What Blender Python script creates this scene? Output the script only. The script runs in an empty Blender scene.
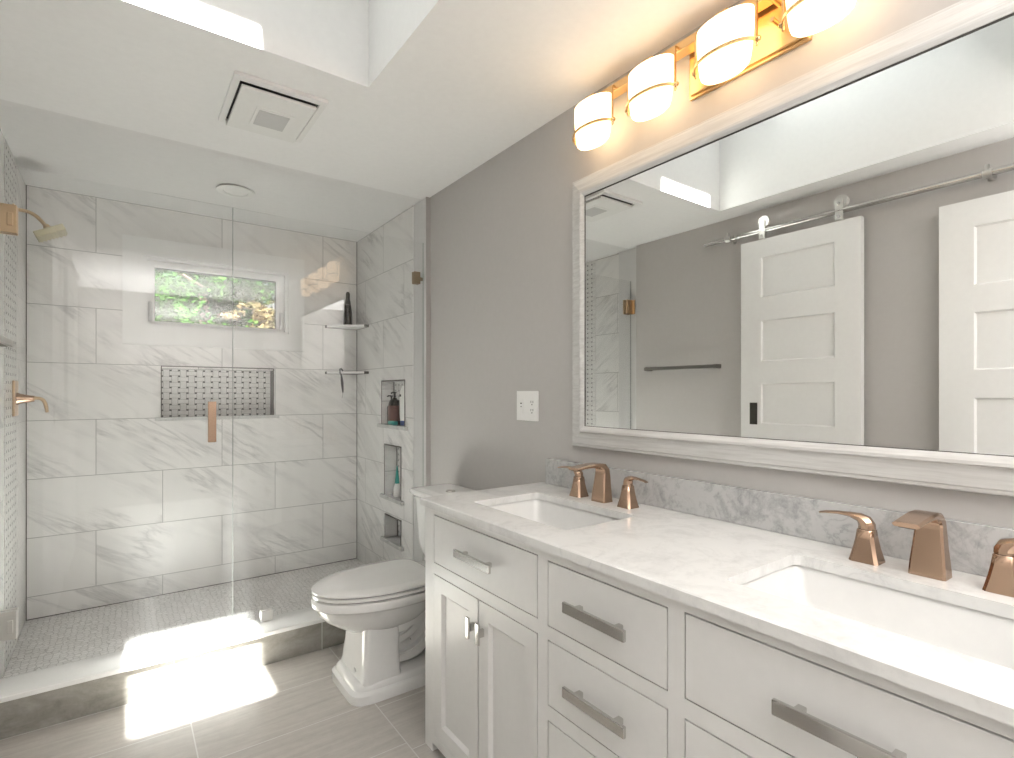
import bpy, bmesh, math, random
from mathutils import Vector, Matrix
random.seed(7)
scn = bpy.context.scene
col = scn.collection

# ------------------------------------------------------------------ camera, world, light, exposure
cd = bpy.data.cameras.new('camera'); cam = bpy.data.objects.new('camera', cd); col.objects.link(cam)
cam.location = (0, 0, 1.27)
cam.rotation_euler = (math.radians(90), 0, -0.6286233)
cd.sensor_fit = 'HORIZONTAL'; cd.sensor_width = 36.0
cd.lens = 528.9 / 1014 * 36.0
cd.shift_y = 14.2 / 1014
cd.clip_start = 0.02
scn.camera = cam

w = bpy.data.worlds.new('world'); scn.world = w; w.use_nodes = True
bg = w.node_tree.nodes['Background']
bg.inputs['Color'].default_value = (0.80, 0.90, 1.0, 1); bg.inputs['Strength'].default_value = 0.35

sd = bpy.data.lights.new('sun', 'SUN'); sun = bpy.data.objects.new('sun', sd); col.objects.link(sun)
sd.energy = 38.0; sd.angle = math.radians(1.2); sd.color = (1.0, 0.98, 0.95)
SUN = Vector((0.055, 0.55, -1.0))
sun.rotation_euler = SUN.to_track_quat('-Z', 'Y').to_euler(); sun.location = (0, -2, 6)

def area(name, loc, size, energy, direction, color=(1, 1, 1)):
    d = bpy.data.lights.new(name, 'AREA'); d.shape = 'RECTANGLE'; d.size, d.size_y = size
    d.energy = energy; d.color = color
    o = bpy.data.objects.new(name, d); col.objects.link(o); o.location = loc
    o.rotation_euler = Vector(direction).to_track_quat('-Z', 'Y').to_euler()
    return o
# sky light pouring through the skylight, and an added fill lamp aimed up behind the camera
area('skylight_daylight', (0.10, 1.15, 3.20), (0.48, 0.86), 0.8, (0, 0, -1), (0.97, 0.98, 1.0))
area('added_bounce_fill', (0.55, -1.0, 1.34), (1.3, 1.1), 40, (0.0, 0.0, 1), (1.0, 0.97, 0.945)).data.spread = math.radians(128)

scn.view_settings.view_transform = 'Standard'
scn.view_settings.look = 'None'
scn.view_settings.gamma = 1.0
scn.view_settings.use_curve_mapping = False
scn.view_settings.exposure = 1.06

# ------------------------------------------------------------------ helpers
ORG = {}
def tag(o, label=None, cat=None, group=None, kind=None):
    if label: o['label'] = label
    if cat: o['category'] = cat
    if group: o['group'] = group
    if kind: o['kind'] = kind
    return o

def obj(name, bm, m, parent=None, origin=None, smooth=False):
    me = bpy.data.meshes.new(name)
    org = ORG[parent] if parent is not None else Vector(origin or (0, 0, 0))
    bmesh.ops.remove_doubles(bm, verts=bm.verts, dist=1e-6)
    bmesh.ops.recalc_face_normals(bm, faces=bm.faces)
    bmesh.ops.translate(bm, vec=-org, verts=bm.verts)
    bm.to_mesh(me); bm.free()
    for mm in (m if isinstance(m, (list, tuple)) else [m]): me.materials.append(mm)
    if smooth:
        for p in me.polygons: p.use_smooth = True
        me.set_sharp_from_angle(angle=math.radians(38))
    o = bpy.data.objects.new(name, me); col.objects.link(o)
    if parent is not None: o.parent = parent
    else: o.location = org
    ORG[o] = org.copy()
    return o

def thing(name, label, cat, loc, group=None, kind=None):
    o = bpy.data.objects.new(name, None); col.objects.link(o); o.location = loc
    o.empty_display_size = 0.1
    ORG[o] = Vector(loc); tag(o, label, cat, group, kind)
    return o

def box(bm, x0, x1, y0, y1, z0, z1, bevel=0, seg=2, mi=0):
    r = bmesh.ops.create_cube(bm, size=1)
    vs = r['verts']
    for v in vs:
        v.co = Vector((x0 + (v.co.x + .5) * (x1 - x0), y0 + (v.co.y + .5) * (y1 - y0), z0 + (v.co.z + .5) * (z1 - z0)))
    fs = list({f for v in vs for f in v.link_faces})
    for f in fs: f.material_index = mi
    if bevel > 0:
        es = list({e for v in vs for e in v.link_edges})
        r = bmesh.ops.bevel(bm, geom=es, offset=bevel, segments=seg, profile=0.5, affect='EDGES')
        for f in r['faces']: f.material_index = mi
    return bm

def B(*a, **k):
    return box(bmesh.new(), *a, **k)

def rings(bm, rs, cap0=True, cap1=True, closed=True, mi=0):
    vr = [[bm.verts.new(p) for p in r] for r in rs]
    n = len(rs[0])
    for a, b in zip(vr[:-1], vr[1:]):
        for i in range(n if closed else n - 1):
            j = (i + 1) % n
            f = bm.faces.new((a[i], a[j], b[j], b[i])); f.material_index = mi
    if cap0: bm.faces.new(list(reversed(vr[0]))).material_index = mi
    if cap1: bm.faces.new(vr[-1]).material_index = mi
    return vr

def lathe(bm, prof, c, axis='z', n=24, caps=(True, True), sx=1, sy=1):
    rs = []
    for r, h in prof:
        ring = []
        for k in range(n):
            a = 2 * math.pi * k / n
            p, q = r * sx * math.cos(a), r * sy * math.sin(a)
            if axis == 'z': v = (c[0] + p, c[1] + q, c[2] + h)
            elif axis == 'x': v = (c[0] + h, c[1] + p, c[2] + q)
            else: v = (c[0] + p, c[1] + h, c[2] + q)
            ring.append(v)
        rs.append(ring)
    rings(bm, rs, *caps)
    return bm

def sweep(bm, pts, prof, up=(0, 0, 1), scale=None, caps=True, closed=False):
    """prof: list of (a,b) offsets: a along side vector, b along the frame's up"""
    pts = [Vector(p) for p in pts]; up = Vector(up); rs = []
    n = len(pts)
    for i, p in enumerate(pts):
        if closed: t = pts[(i + 1) % n] - pts[i - 1]
        else: t = pts[min(i + 1, n - 1)] - pts[max(i - 1, 0)]
        t.normalize()
        s = t.cross(up)
        if s.length < 1e-4: s = t.cross(Vector((1, 0, 0)))
        s.normalize(); u = s.cross(t).normalized()
        k = scale[i] if scale else (1, 1)
        if not isinstance(k, tuple): k = (k, k)
        rs.append([p + s * a * k[0] + u * b * k[1] for a, b in prof])
    if closed: rs.append(rs[0]); caps = False
    rings(bm, rs, caps, caps)
    return bm

def circ(r, n=12): return [(r * math.cos(2 * math.pi * k / n), r * math.sin(2 * math.pi * k / n)) for k in range(n)]
def rect(w_, h_): return [(-w_ / 2, -h_ / 2), (w_ / 2, -h_ / 2), (w_ / 2, h_ / 2), (-w_ / 2, h_ / 2)]
def tube(bm, pts, r, n=12, **k): return sweep(bm, pts, circ(r, n), **k)
def bez(p0, p1, p2, p3, n=12):
    p0, p1, p2, p3 = map(Vector, (p0, p1, p2, p3)); out = []
    for i in range(n + 1):
        t = i / n; u = 1 - t
        out.append(p0 * u**3 + p1 * 3 * u * u * t + p2 * 3 * u * t * t + p3 * t**3)
    return out

def slab_holes(bm, axis, a0, a1, us, vs, holes, mi=0):
    """solid slab made of cells; axis = thickness axis; us, vs outer ranges; holes = list (u0,u1,v0,v1)"""
    U = sorted({us[0], us[1], *[h[0] for h in holes], *[h[1] for h in holes]})
    V = sorted({vs[0], vs[1], *[h[2] for h in holes], *[h[3] for h in holes]})
    def ishole(i, j):
        cu, cv = (U[i] + U[i + 1]) / 2, (V[j] + V[j + 1]) / 2
        return any(h[0] < cu < h[1] and h[2] < cv < h[3] for h in holes)
    def P(a, u, v):
        return {'x': (a, u, v), 'y': (u, a, v), 'z': (u, v, a)}[axis]
    nu, nv = len(U) - 1, len(V) - 1
    for i in range(nu):
        for j in range(nv):
            if ishole(i, j): continue
            u0, u1, v0, v1 = U[i], U[i + 1], V[j], V[j + 1]
            for a in (a0, a1):
                bm.faces.new([bm.verts.new(P(a, *q)) for q in ((u0, v0), (u1, v0), (u1, v1), (u0, v1))]).material_index = mi
            for di, dj, e in ((-1, 0, ((u0, v0), (u0, v1))), (1, 0, ((u1, v0), (u1, v1))), (0, -1, ((u0, v0), (u1, v0))), (0, 1, ((u0, v1), (u1, v1)))):
                ii, jj = i + di, j + dj
                if ii < 0 or jj < 0 or ii >= nu or jj >= nv or ishole(ii, jj):
                    bm.faces.new([bm.verts.new(p) for p in (P(a0, *e[0]), P(a0, *e[1]), P(a1, *e[1]), P(a1, *e[0]))]).material_index = mi
    return bm

# ------------------------------------------------------------------ materials
def new_mat(name):
    m = bpy.data.materials.new(name); m.use_nodes = True
    nt = m.node_tree; return m, nt, nt.nodes['Principled BSDF']
def setp(b, **k):
    names = dict(color='Base Color', rough='Roughness', metal='Metallic', spec='Specular IOR Level', coat='Coat Weight', emis='Emission Color', es='Emission Strength', aniso='Anisotropic')
    for a, v in k.items():
        b.inputs[names[a]].default_value = (*v, 1) if isinstance(v, tuple) else v
def N(nt, t, **k):
    n = nt.nodes.new(t)
    for a, v in k.items(): setattr(n, a, v)
    return n
def math_n(nt, op, a, b=None, clamp=False):
    n = N(nt, 'ShaderNodeMath', operation=op, use_clamp=clamp)
    for i, v in enumerate((a, b)):
        if v is None: continue
        if isinstance(v, (int, float)): n.inputs[i].default_value = v
        else: nt.links.new(v, n.inputs[i])
    return n.outputs[0]
def coords(nt, swz='xyz', off=(0, 0, 0), scale=(1, 1, 1)):
    tc = N(nt, 'ShaderNodeTexCoord'); sp = N(nt, 'ShaderNodeSeparateXYZ'); cb = N(nt, 'ShaderNodeCombineXYZ')
    nt.links.new(tc.outputs['Object'], sp.inputs[0])
    for i, c in enumerate(swz):
        o = math_n(nt, 'SUBTRACT', sp.outputs['xyz'.index(c)], off[i])
        nt.links.new(math_n(nt, 'MULTIPLY', o, scale[i]), cb.inputs[i])
    return cb.outputs[0]
def mix(nt, fac, a, b):
    n = N(nt, 'ShaderNodeMix', data_type='RGBA')
    for s, v in ((n.inputs[0], fac), (n.inputs[6], a), (n.inputs[7], b)):
        if isinstance(v, tuple): s.default_value = (*v, 1)
        elif isinstance(v, (int, float)): s.default_value = v
        else: nt.links.new(v, s)
    return n.outputs[2]
def ramp(nt, fac, stops):
    r = N(nt, 'ShaderNodeValToRGB'); nt.links.new(fac, r.inputs[0])
    el = r.color_ramp.elements
    while len(el) < len(stops): el.new(0.5)
    for e, (p, c) in zip(el, stops):
        e.position = p; e.color = (*c, 1) if isinstance(c, tuple) else (c, c, c, 1)
    return r.outputs[0]
def noise(nt, vec, scale, detail=4, rough=0.55, dist=0.0):
    n = N(nt, 'ShaderNodeTexNoise'); nt.links.new(vec, n.inputs['Vector'])
    n.inputs['Scale'].default_value = scale; n.inputs['Detail'].default_value = detail
    n.inputs['Roughness'].default_value = rough; n.inputs['Distortion'].default_value = dist
    return n.outputs['Fac']
def bump(nt, bs, h, strength=0.2, dist=0.002):
    b = N(nt, 'ShaderNodeBump'); nt.links.new(h, b.inputs['Height'])
    b.inputs['Strength'].default_value = strength; b.inputs['Distance'].default_value = dist
    nt.links.new(b.outputs[0], bs.inputs['Normal'])

def plain(name, color, rough=0.5, metal=0.0, grain=0.0, **k):
    m, nt, b = new_mat(name); setp(b, color=color, rough=rough, metal=metal, **k)
    v = coords(nt)
    n = noise(nt, v, 40 if not grain else grain, 3)
    c2 = tuple(min(1, c * 1.03) for c in color); c1 = tuple(c * 0.97 for c in color)
    nt.links.new(mix(nt, n, c1, c2), b.inputs['Base Color'])
    return m

def brushed(name, color, rough=0.3, dirn=(8, 8, 300), **k):
    m, nt, b = new_mat(name); setp(b, color=color, rough=rough, metal=1.0, **k)
    v = coords(nt, scale=dirn); n = noise(nt, v, 1.0, 1)
    nt.links.new(mix(nt, n, tuple(c * .95 for c in color), tuple(min(1, c * 1.04) for c in color)), b.inputs['Base Color'])
    
    return m

def marble_tile(name, swz, off, bw=0.648, bh=0.3215, grout=(0.36, 0.355, 0.35), seed=0.0, dirx=1.0):
    m, nt, b = new_mat(name); setp(b, rough=0.24)
    v = coords(nt, swz, off)
    br = N(nt, 'ShaderNodeTexBrick'); nt.links.new(v, br.inputs['Vector'])
    br.offset = 0.5; br.squash = 1
    br.inputs['Scale'].default_value = 1; br.inputs['Brick Width'].default_value = bw; br.inputs['Row Height'].default_value = bh
    br.inputs['Mortar Size'].default_value = 0.0019; br.inputs['Mortar Smooth'].default_value = 0.15; br.inputs['Bias'].default_value = 0
    br.inputs['Color1'].default_value = (0, 0, 0, 1); br.inputs['Color2'].default_value = (1, 1, 1, 1); br.inputs['Mortar'].default_value = (.5, .5, .5, 1)
    # each tile shifts its vein pattern
    sh = N(nt, 'ShaderNodeVectorMath', operation='MULTIPLY_ADD')
    nt.links.new(br.outputs['Color'], sh.inputs[0]); sh.inputs[1].default_value = (9.1, 5.3, 3.7); nt.links.new(v, sh.inputs[2])
    mr = N(nt, 'ShaderNodeMapping'); nt.links.new(sh.outputs[0], mr.inputs['Vector']); mr.inputs['Rotation'].default_value = (0, 0, math.radians(34) * dirx)
    mp = N(nt, 'ShaderNodeMapping'); nt.links.new(mr.outputs[0], mp.inputs['Vector'])
    mp.inputs['Scale'].default_value = (0.7, 4.6, 1); mp.inputs['Location'].default_value = (seed, seed * .7, 0)
    n1 = noise(nt, mp.outputs[0], 1.5, 5, 0.6, 0.35)
    n2 = noise(nt, mp.outputs[0], 2.4, 4, 0.6, 0.5)
    vein = math_n(nt, 'ABSOLUTE', math_n(nt, 'SUBTRACT', n1, 0.5))
    vcol = ramp(nt, vein, [(0.0, 1.0), (0.012, 0.55), (0.05, 0.0), (1, 0.0)])
    soft = ramp(nt, n2, [(0.50, 0.0), (0.78, 1.0)])
    msk = ramp(nt, noise(nt, sh.outputs[0], 2.4, 2), [(0.45, 0.0), (0.62, 1.0)])
    a = math_n(nt, 'MULTIPLY', math_n(nt, 'MULTIPLY', vcol, msk), 0.5)
    c = mix(nt, soft, (0.80, 0.79, 0.775), (0.70, 0.69, 0.68))
    c = mix(nt, a, c, (0.34, 0.335, 0.34))
    c = mix(nt, br.outputs['Fac'], c, grout)
    nt.links.new(c, b.inputs['Base Color'])
    nt.links.new(math_n(nt, 'ADD', math_n(nt, 'MULTIPLY', br.outputs['Fac'], 0.6), 0.24), b.inputs['Roughness'])
    inv = math_n(nt, 'SUBTRACT', 1.0, br.outputs['Fac']); bump(nt, b, inv, 0.5, 0.0015)
    return m

def basket(name, swz, off, s=0.046, grout=(0.30, 0.29, 0.28), dots=(0.10, 0.10, 0.10)):
    m, nt, b = new_mat(name); setp(b, rough=0.25)
    v = coords(nt, swz, off, (1 / s, 1.28 / s, 1)); sp = N(nt, 'ShaderNodeSeparateXYZ'); nt.links.new(v, sp.inputs[0])
    X, Y = sp.outputs[0], sp.outputs[1]
    fx = math_n(nt, 'ABSOLUTE', math_n(nt, 'SUBTRACT', math_n(nt, 'FRACT', X), 0.5)); fy = math_n(nt, 'ABSOLUTE', math_n(nt, 'SUBTRACT', math_n(nt, 'FRACT', Y), 0.5))
    par = math_n(nt, 'FLOORED_MODULO', math_n(nt, 'ADD', math_n(nt, 'FLOOR', X), math_n(nt, 'FLOOR', Y)), 2.0)
    # horizontal brick in even cells, vertical in odd ones; narrow joints at the brick borders, dark dots in the corners
    g = 0.025; hb = 0.365
    def band(t):  # close to hb border
        return math_n(nt, 'LESS_THAN', math_n(nt, 'ABSOLUTE', math_n(nt, 'SUBTRACT', t, hb)), g)
    jx, jy = band(fx), band(fy)
    dot = math_n(nt, 'MULTIPLY', math_n(nt, 'GREATER_THAN', fx, hb), math_n(nt, 'GREATER_THAN', fy, hb))
    je = mix(nt, par, jy, jx)
    tone = noise(nt, v, 0.9, 1)
    c = mix(nt, tone, (0.62, 0.615, 0.60), (0.84, 0.83, 0.82))
    c = mix(nt, je, c, grout)
    c = mix(nt, dot, c, dots)
    nt.links.new(c, b.inputs['Base Color'])
    bump(nt, b, math_n(nt, 'SUBTRACT', 1.0, math_n(nt, 'MAXIMUM', je, dot)), 0.5, 0.002)
    return m

def carrara(name, lo, hi, amt, scale=1.0, rough=0.13):
    m, nt, b = new_mat(name); setp(b, rough=rough)
    v = coords(nt)
    n1 = noise(nt, v, 7 * scale, 8, 0.68, 0.7); n2 = noise(nt, v, 2.2 * scale, 4, 0.6, 1.0); n3 = noise(nt, v, 38 * scale, 5, 0.7, 0.5)
    f = math_n(nt, 'ADD', math_n(nt, 'MULTIPLY', n1, 0.6), math_n(nt, 'ADD', math_n(nt, 'MULTIPLY', n2, 0.25), math_n(nt, 'MULTIPLY', n3, 0.25)))
    base = ramp(nt, f, [(0.40, lo), (0.56, hi), (0.8, hi)])
    vn = math_n(nt, 'ABSOLUTE', math_n(nt, 'SUBTRACT', noise(nt, v, 4.5 * scale, 6, 0.62, 1.6), 0.5))
    vc = ramp(nt, vn, [(0.0, 1.0), (0.02, 0.35), (0.06, 0.0)])
    vm = ramp(nt, n2, [(0.48, 0.0), (0.66, 1.0)])
    c = mix(nt, math_n(nt, 'MULTIPLY', math_n(nt, 'MULTIPLY', vc, vm), amt), base, (0.30, 0.30, 0.31))
    nt.links.new(c, b.inputs['Base Color'])
    return m

def porcelain_floor(name, swz, off, bw, bh, light=(0.53, 0.50, 0.465), dark=(0.43, 0.405, 0.375), streak=(3, 30, 3)):
    m, nt, b = new_mat(name); setp(b, rough=0.27)
    v = coords(nt, swz, off)
    br = N(nt, 'ShaderNodeTexBrick'); nt.links.new(v, br.inputs['Vector']); br.offset = 0.86
    br.inputs['Scale'].default_value = 1; br.inputs['Brick Width'].default_value = bw; br.inputs['Row Height'].default_value = bh
    br.inputs['Mortar Size'].default_value = 0.0022; br.inputs['Mortar Smooth'].default_value = 0.1
    br.inputs['Color1'].default_value = (0, 0, 0, 1); br.inputs['Color2'].default_value = (1, 1, 1, 1)
    sh = N(nt, 'ShaderNodeVectorMath', operation='MULTIPLY_ADD')
    nt.links.new(br.outputs['Color'], sh.inputs[0]); sh.inputs[1].default_value = (3.1, 5.3, 1.7)
    tc = N(nt, 'ShaderNodeTexCoord'); nt.links.new(tc.outputs['Object'], sh.inputs[2])
    mp = N(nt, 'ShaderNodeMapping'); nt.links.new(sh.outputs[0], mp.inputs['Vector']); mp.inputs['Scale'].default_value = streak
    mp.inputs['Rotation'].default_value = (0, 0, 0.12)
    n1 = noise(nt, mp.outputs[0], 1.0, 7, 0.65, 0.6); n2 = noise(nt, sh.outputs[0], 26, 6, 0.7)
    f = math_n(nt, 'ADD', math_n(nt, 'MULTIPLY', n1, 0.7), math_n(nt, 'MULTIPLY', n2, 0.3))
    c = ramp(nt, f, [(0.34, dark), (0.62, light)])
    c = mix(nt, br.outputs['Fac'], c, (0.62, 0.61, 0.59))
    nt.links.new(c, b.inputs['Base Color'])
    bump(nt, b, math_n(nt, 'SUBTRACT', 1.0, br.outputs['Fac']), 0.4, 0.001)
    return m

def hexfloor(name):
    m, nt, b = new_mat(name); setp(b, rough=0.25)
    v = coords(nt)
    vo = N(nt, 'ShaderNodeTexVoronoi', feature='DISTANCE_TO_EDGE'); nt.links.new(v, vo.inputs['Vector']); vo.inputs['Scale'].default_value = 38; vo.inputs['Randomness'].default_value = 0.6
    vc = N(nt, 'ShaderNodeTexVoronoi'); nt.links.new(v, vc.inputs['Vector']); vc.inputs['Scale'].default_value = 38; vc.inputs['Randomness'].default_value = 0.6
    sp = N(nt, 'ShaderNodeSeparateColor'); nt.links.new(vc.outputs['Color'], sp.inputs[0])
    c = mix(nt, sp.outputs[0], (0.72, 0.71, 0.70), (0.82, 0.81, 0.80))
    e = ramp(nt, vo.outputs['Distance'], [(0.03, 1.0), (0.08, 0.0)])
    c = mix(nt, e, c, (0.50, 0.49, 0.48)); nt.links.new(c, b.inputs['Base Color'])
    return m

M = {}
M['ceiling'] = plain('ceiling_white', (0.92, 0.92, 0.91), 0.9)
M['ceiling_shower'] = plain('shower_ceiling_greyer', (0.84, 0.835, 0.825), 0.7)  # a little greyer than the room ceiling
M['paint'] = plain('grey_wall_paint', (0.515, 0.498, 0.484), 0.75)
M['white'] = plain('white_trim_paint', (0.80, 0.80, 0.79), 0.35)
M['cabinet'] = plain('white_cabinet_paint', (0.73, 0.728, 0.718), 0.32)
M['jamb'] = plain('jamb_tile', (0.66, 0.655, 0.65), 0.5)
M['jamb_edge'] = plain('jamb_edge_trim', (0.42, 0.40, 0.39), 0.4)
M['tile_back'] = marble_tile('marble_tile_back', 'xzy', (-0.124 - 0.648 * 4, 0.154 - 0.3215 * 5, 0))
M['tile_right'] = marble_tile('marble_tile_right', 'yzx', (3.38 - 0.648 * 6, 0.154 - 0.3215 * 5, 0), seed=4.0, dirx=-1)
M['tile_left'] = marble_tile('marble_tile_left', 'yzx', (2.96 - 0.648 * 6, 0.154 - 0.3215 * 4, 0), seed=8.0)
M['basket_back'] = basket('basketweave_back', 'xzy', (0.191, 1.1205, 0))
M['basket_side'] = basket('basketweave_side', 'yzx', (3.2, 0.03, 0), 0.05, (0.50, 0.49, 0.48), (0.28, 0.28, 0.28))
M['counter'] = carrara('carrara_counter', (0.62, 0.62, 0.615), (0.755, 0.755, 0.745), 0.25)
M['splash'] = carrara('carrara_splash', (0.27, 0.27, 0.275), (0.52, 0.52, 0.515), 0.75, 1.6)
M['curb_cap'] = plain('white_quartz_cap', (0.82, 0.82, 0.81), 0.2)
M['floor'] = porcelain_floor('taupe_floor_tile', 'yxz', (2.035 - 0.31 * 20 , 0.213 - 0.622 * 6, 0), 0.31, 0.622)
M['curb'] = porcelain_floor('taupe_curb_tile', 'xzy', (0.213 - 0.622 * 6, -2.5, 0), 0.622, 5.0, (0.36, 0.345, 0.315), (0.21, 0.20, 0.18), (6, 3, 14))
M['hex'] = hexfloor('shower_mosaic')
M['trim_dark'] = plain('metal_edge_trim', (0.10, 0.095, 0.085), 0.35, 0.9)
M['grey_stone'] = carrara('grey_sill_stone', (0.42, 0.42, 0.41), (0.62, 0.62, 0.61), 0.3, 3)
M['bronze'] = brushed('brushed_bronze', (0.52, 0.365, 0.265), 0.2, (60, 60, 2))
M['brass'] = brushed('champagne_brass', (0.62, 0.47, 0.31), 0.3)
M['dark_brass'] = brushed('dark_brass', (0.34, 0.27, 0.19), 0.35)
M['fixture'] = brushed('fixture_gold', (0.72, 0.50, 0.26), 0.28)
M['nickel'] = brushed('brushed_nickel', (0.60, 0.59, 0.57), 0.34)
M['dark_nickel'] = plain('dark_nickel', (0.30, 0.29, 0.27), 0.3, 1.0)
M['chrome'] = plain('polished_nickel', (0.62, 0.61, 0.59), 0.14, 1.0)
M['ceramic'] = plain('white_ceramic', (0.80, 0.80, 0.79), 0.09, coat=0.3)
M['basin'] = plain('basin_ceramic', (0.74, 0.74, 0.73), 0.14)
M['plastic'] = plain('white_plastic', (0.86, 0.86, 0.84), 0.35)
M['offwhite'] = plain('lens_plastic', (0.62, 0.62, 0.61), 0.5)
M['black'] = plain('black_plastic', (0.012, 0.012, 0.013), 0.4)
M['darkbrown'] = plain('dark_bottle', (0.018, 0.014, 0.011), 0.25)
M['red_label'] = plain('rust_label', (0.11, 0.030, 0.022), 0.4, grain=90)
M['teal'] = plain('teal_plastic', (0.05, 0.38, 0.33), 0.3)
M['blue'] = plain('blue_plastic', (0.03, 0.09, 0.32), 0.3)
M['mint'] = plain('mint_plastic', (0.45, 0.68, 0.62), 0.35)
M['bark'] = plain('bark', (0.16, 0.11, 0.08), 0.9)
M['grass'] = plain('ground_outside', (0.045, 0.045, 0.038), 0.95)
M['caulk'] = plain('dark_caulk', (0.12, 0.115, 0.11), 0.7)

def frame_wood():
    m, nt, b = new_mat('white_wood_frame'); setp(b, rough=0.45)
    v = coords(nt, scale=(60, 3, 60)); n = noise(nt, v, 1.5, 5, 0.7)
    nt.links.new(ramp(nt, n, [(0.36, (0.56, 0.55, 0.535)), (0.6, (0.67, 0.665, 0.65))]), b.inputs['Base Color']); bump(nt, b, n, 0.15, 0.001); return m
M['frame'] = frame_wood()

def glass_mat(name, tint, refl=1.0):
    m = bpy.data.materials.new(name); m.use_nodes = True; nt = m.node_tree
    nt.nodes.remove(nt.nodes['Principled BSDF']); out = nt.nodes['Material Output']
    tr = N(nt, 'ShaderNodeBsdfTransparent'); gl = N(nt, 'ShaderNodeBsdfGlossy'); fr = N(nt, 'ShaderNodeFresnel'); ms = N(nt, 'ShaderNodeMixShader')
    tr.inputs[0].default_value = (*tint, 1); gl.inputs['Roughness'].default_value = 0.0; gl.inputs[0].default_value = (refl, refl, refl, 1)
    ge = N(nt, 'ShaderNodeNewGeometry')
    nt.links.new(math_n(nt, 'ADD', math_n(nt, 'MULTIPLY', ge.outputs['Backfacing'], 1 / 1.47 - 1.47), 1.47), fr.inputs[0])
    n = noise(nt, coords(nt, scale=(1, 1, .3)), 9, 3)
    rr = math_n(nt, 'MULTIPLY', n, 0.004); nt.links.new(rr, gl.inputs['Roughness'])
    nt.links.new(fr.outputs[0], ms.inputs[0]); nt.links.new(tr.outputs[0], ms.inputs[1]); nt.links.new(gl.outputs[0], ms.inputs[2])
    nt.links.new(ms.outputs[0], out.inputs[0]); return m
def shower_glass():
    """clear pane carrying a thin film of water marks that catches light"""
    m = glass_mat('shower_glass', (0.993, 0.995, 0.994)); nt = m.node_tree; out = nt.nodes['Material Output']
    old = out.inputs[0].links[0].from_socket
    df = N(nt, 'ShaderNodeBsdfTranslucent'); df.inputs[0].default_value = (0.9, 0.9, 0.9, 1)
    d2 = N(nt, 'ShaderNodeBsdfDiffuse'); d2.inputs[0].default_value = (0.9, 0.9, 0.9, 1)
    md = N(nt, 'ShaderNodeMixShader'); nt.links.new(df.outputs[0], md.inputs[1]); nt.links.new(d2.outputs[0], md.inputs[2])
    n = noise(nt, coords(nt, scale=(22, 1, 1.3)), 1.0, 4); f = ramp(nt, n, [(0.35, 0.002), (0.8, 0.018)])
    ms = N(nt, 'ShaderNodeMixShader'); nt.links.new(f, ms.inputs[0]); nt.links.new(old, ms.inputs[1]); nt.links.new(md.outputs[0], ms.inputs[2])
    nt.links.new(ms.outputs[0], out.inputs[0]); return m
M['glass'] = glass_mat('window_glass', (0.97, 0.99, 0.98))
M['shower_glass'] = shower_glass()
M['glass_edge'] = plain('glass_edge', (0.30, 0.33, 0.31), 0.3)
def mirror_mat():
    m, nt, b = new_mat('mirror_silver'); setp(b, color=(0.93, 0.94, 0.93), rough=0.0, metal=1.0); return m
M['mirror'] = mirror_mat()
def shade_mat():
    m, nt, b = new_mat('lit_opal_glass'); setp(b, color=(0.95, 0.9, 0.8), rough=0.3, emis=(1.0, 0.70, 0.40), es=1.8)
    return m
M['shade'] = shade_mat()
def leaf_mat(name, a, c):
    m, nt, b = new_mat(name); setp(b, rough=0.7, spec=0.08)
    oi = N(nt, 'ShaderNodeTexCoord'); n = noise(nt, oi.outputs['Object'], 2.2, 5, .7)
    nt.links.new(ramp(nt, n, [(0.35, a), (0.65, c)]), b.inputs['Base Color']); return m
M['leaf_green'] = leaf_mat('leaf_green', (0.003, 0.020, 0.001), (0.032, 0.105, 0.006))
M['leaf_blue'] = leaf_mat('leaf_bluegreen', (0.005, 0.024, 0.007), (0.055, 0.115, 0.055))
M['leaf_pale'] = leaf_mat('leaf_pale', (0.010, 0.018, 0.004), (0.10, 0.072, 0.036))

# ------------------------------------------------------------------ dimensions
CZ, SZ = 2.417, 2.405        # ceilings of the room and of the shower
XR, XT = 1.4575, 1.4245      # painted right wall, tiled right wall
XL, XTL = -0.388, -0.426     # painted left wall, tiled left wall
YB = 3.875                   # tiled back wall
YF = -1.7                    # wall behind the camera
YJ0, YJ1 = 2.765, 2.945      # shower jambs
YG = 2.80                    # shower glass plane
SF = 0.03                    # shower floor
SX0, SX1, SY0, SY1 = -0.20, 0.747, 0.35, 1.909   # skylight shaft

# ------------------------------------------------------------------ room shell
tag(obj('floor', B(-0.7, 1.7, YF - .1, 2.70, -0.12, 0), M['floor']), kind='structure', label='taupe porcelain tile bathroom floor')
tag(obj('floor', B(XTL - .1, XT + .14, 2.72, YB + .1, -0.12, SF), M['hex']), kind='structure', label='small grey mosaic tile shower floor')

bm = bmesh.new()
slab_holes(bm, 'z', CZ, CZ + .12, (-0.6, 1.7), (YF - .1, 2.83), [(SX0, SX1, SY0, SY1)])
# rounded step down to the shower ceiling
n = 12; prof = [(2.83 + .05 * k / n, CZ - .004 * (1 - math.cos(k / n * math.pi)) / 2) for k in range(n + 1)]
ra = [(-0.6, y, z) for y, z in prof] + [(-0.6, YB + .1, SZ), (-0.6, YB + .1, CZ + .12), (-0.6, 2.8301, CZ + .12)]
rb = [(1.7, y, z) for _, y, z in ra]
bs_ = bmesh.new(); rings(bs_, [ra, rb])
tag(obj('ceiling_shower', bs_, M['ceiling_shower']), kind='structure', label='shower ceiling slightly greyer than the room ceiling')
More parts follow.
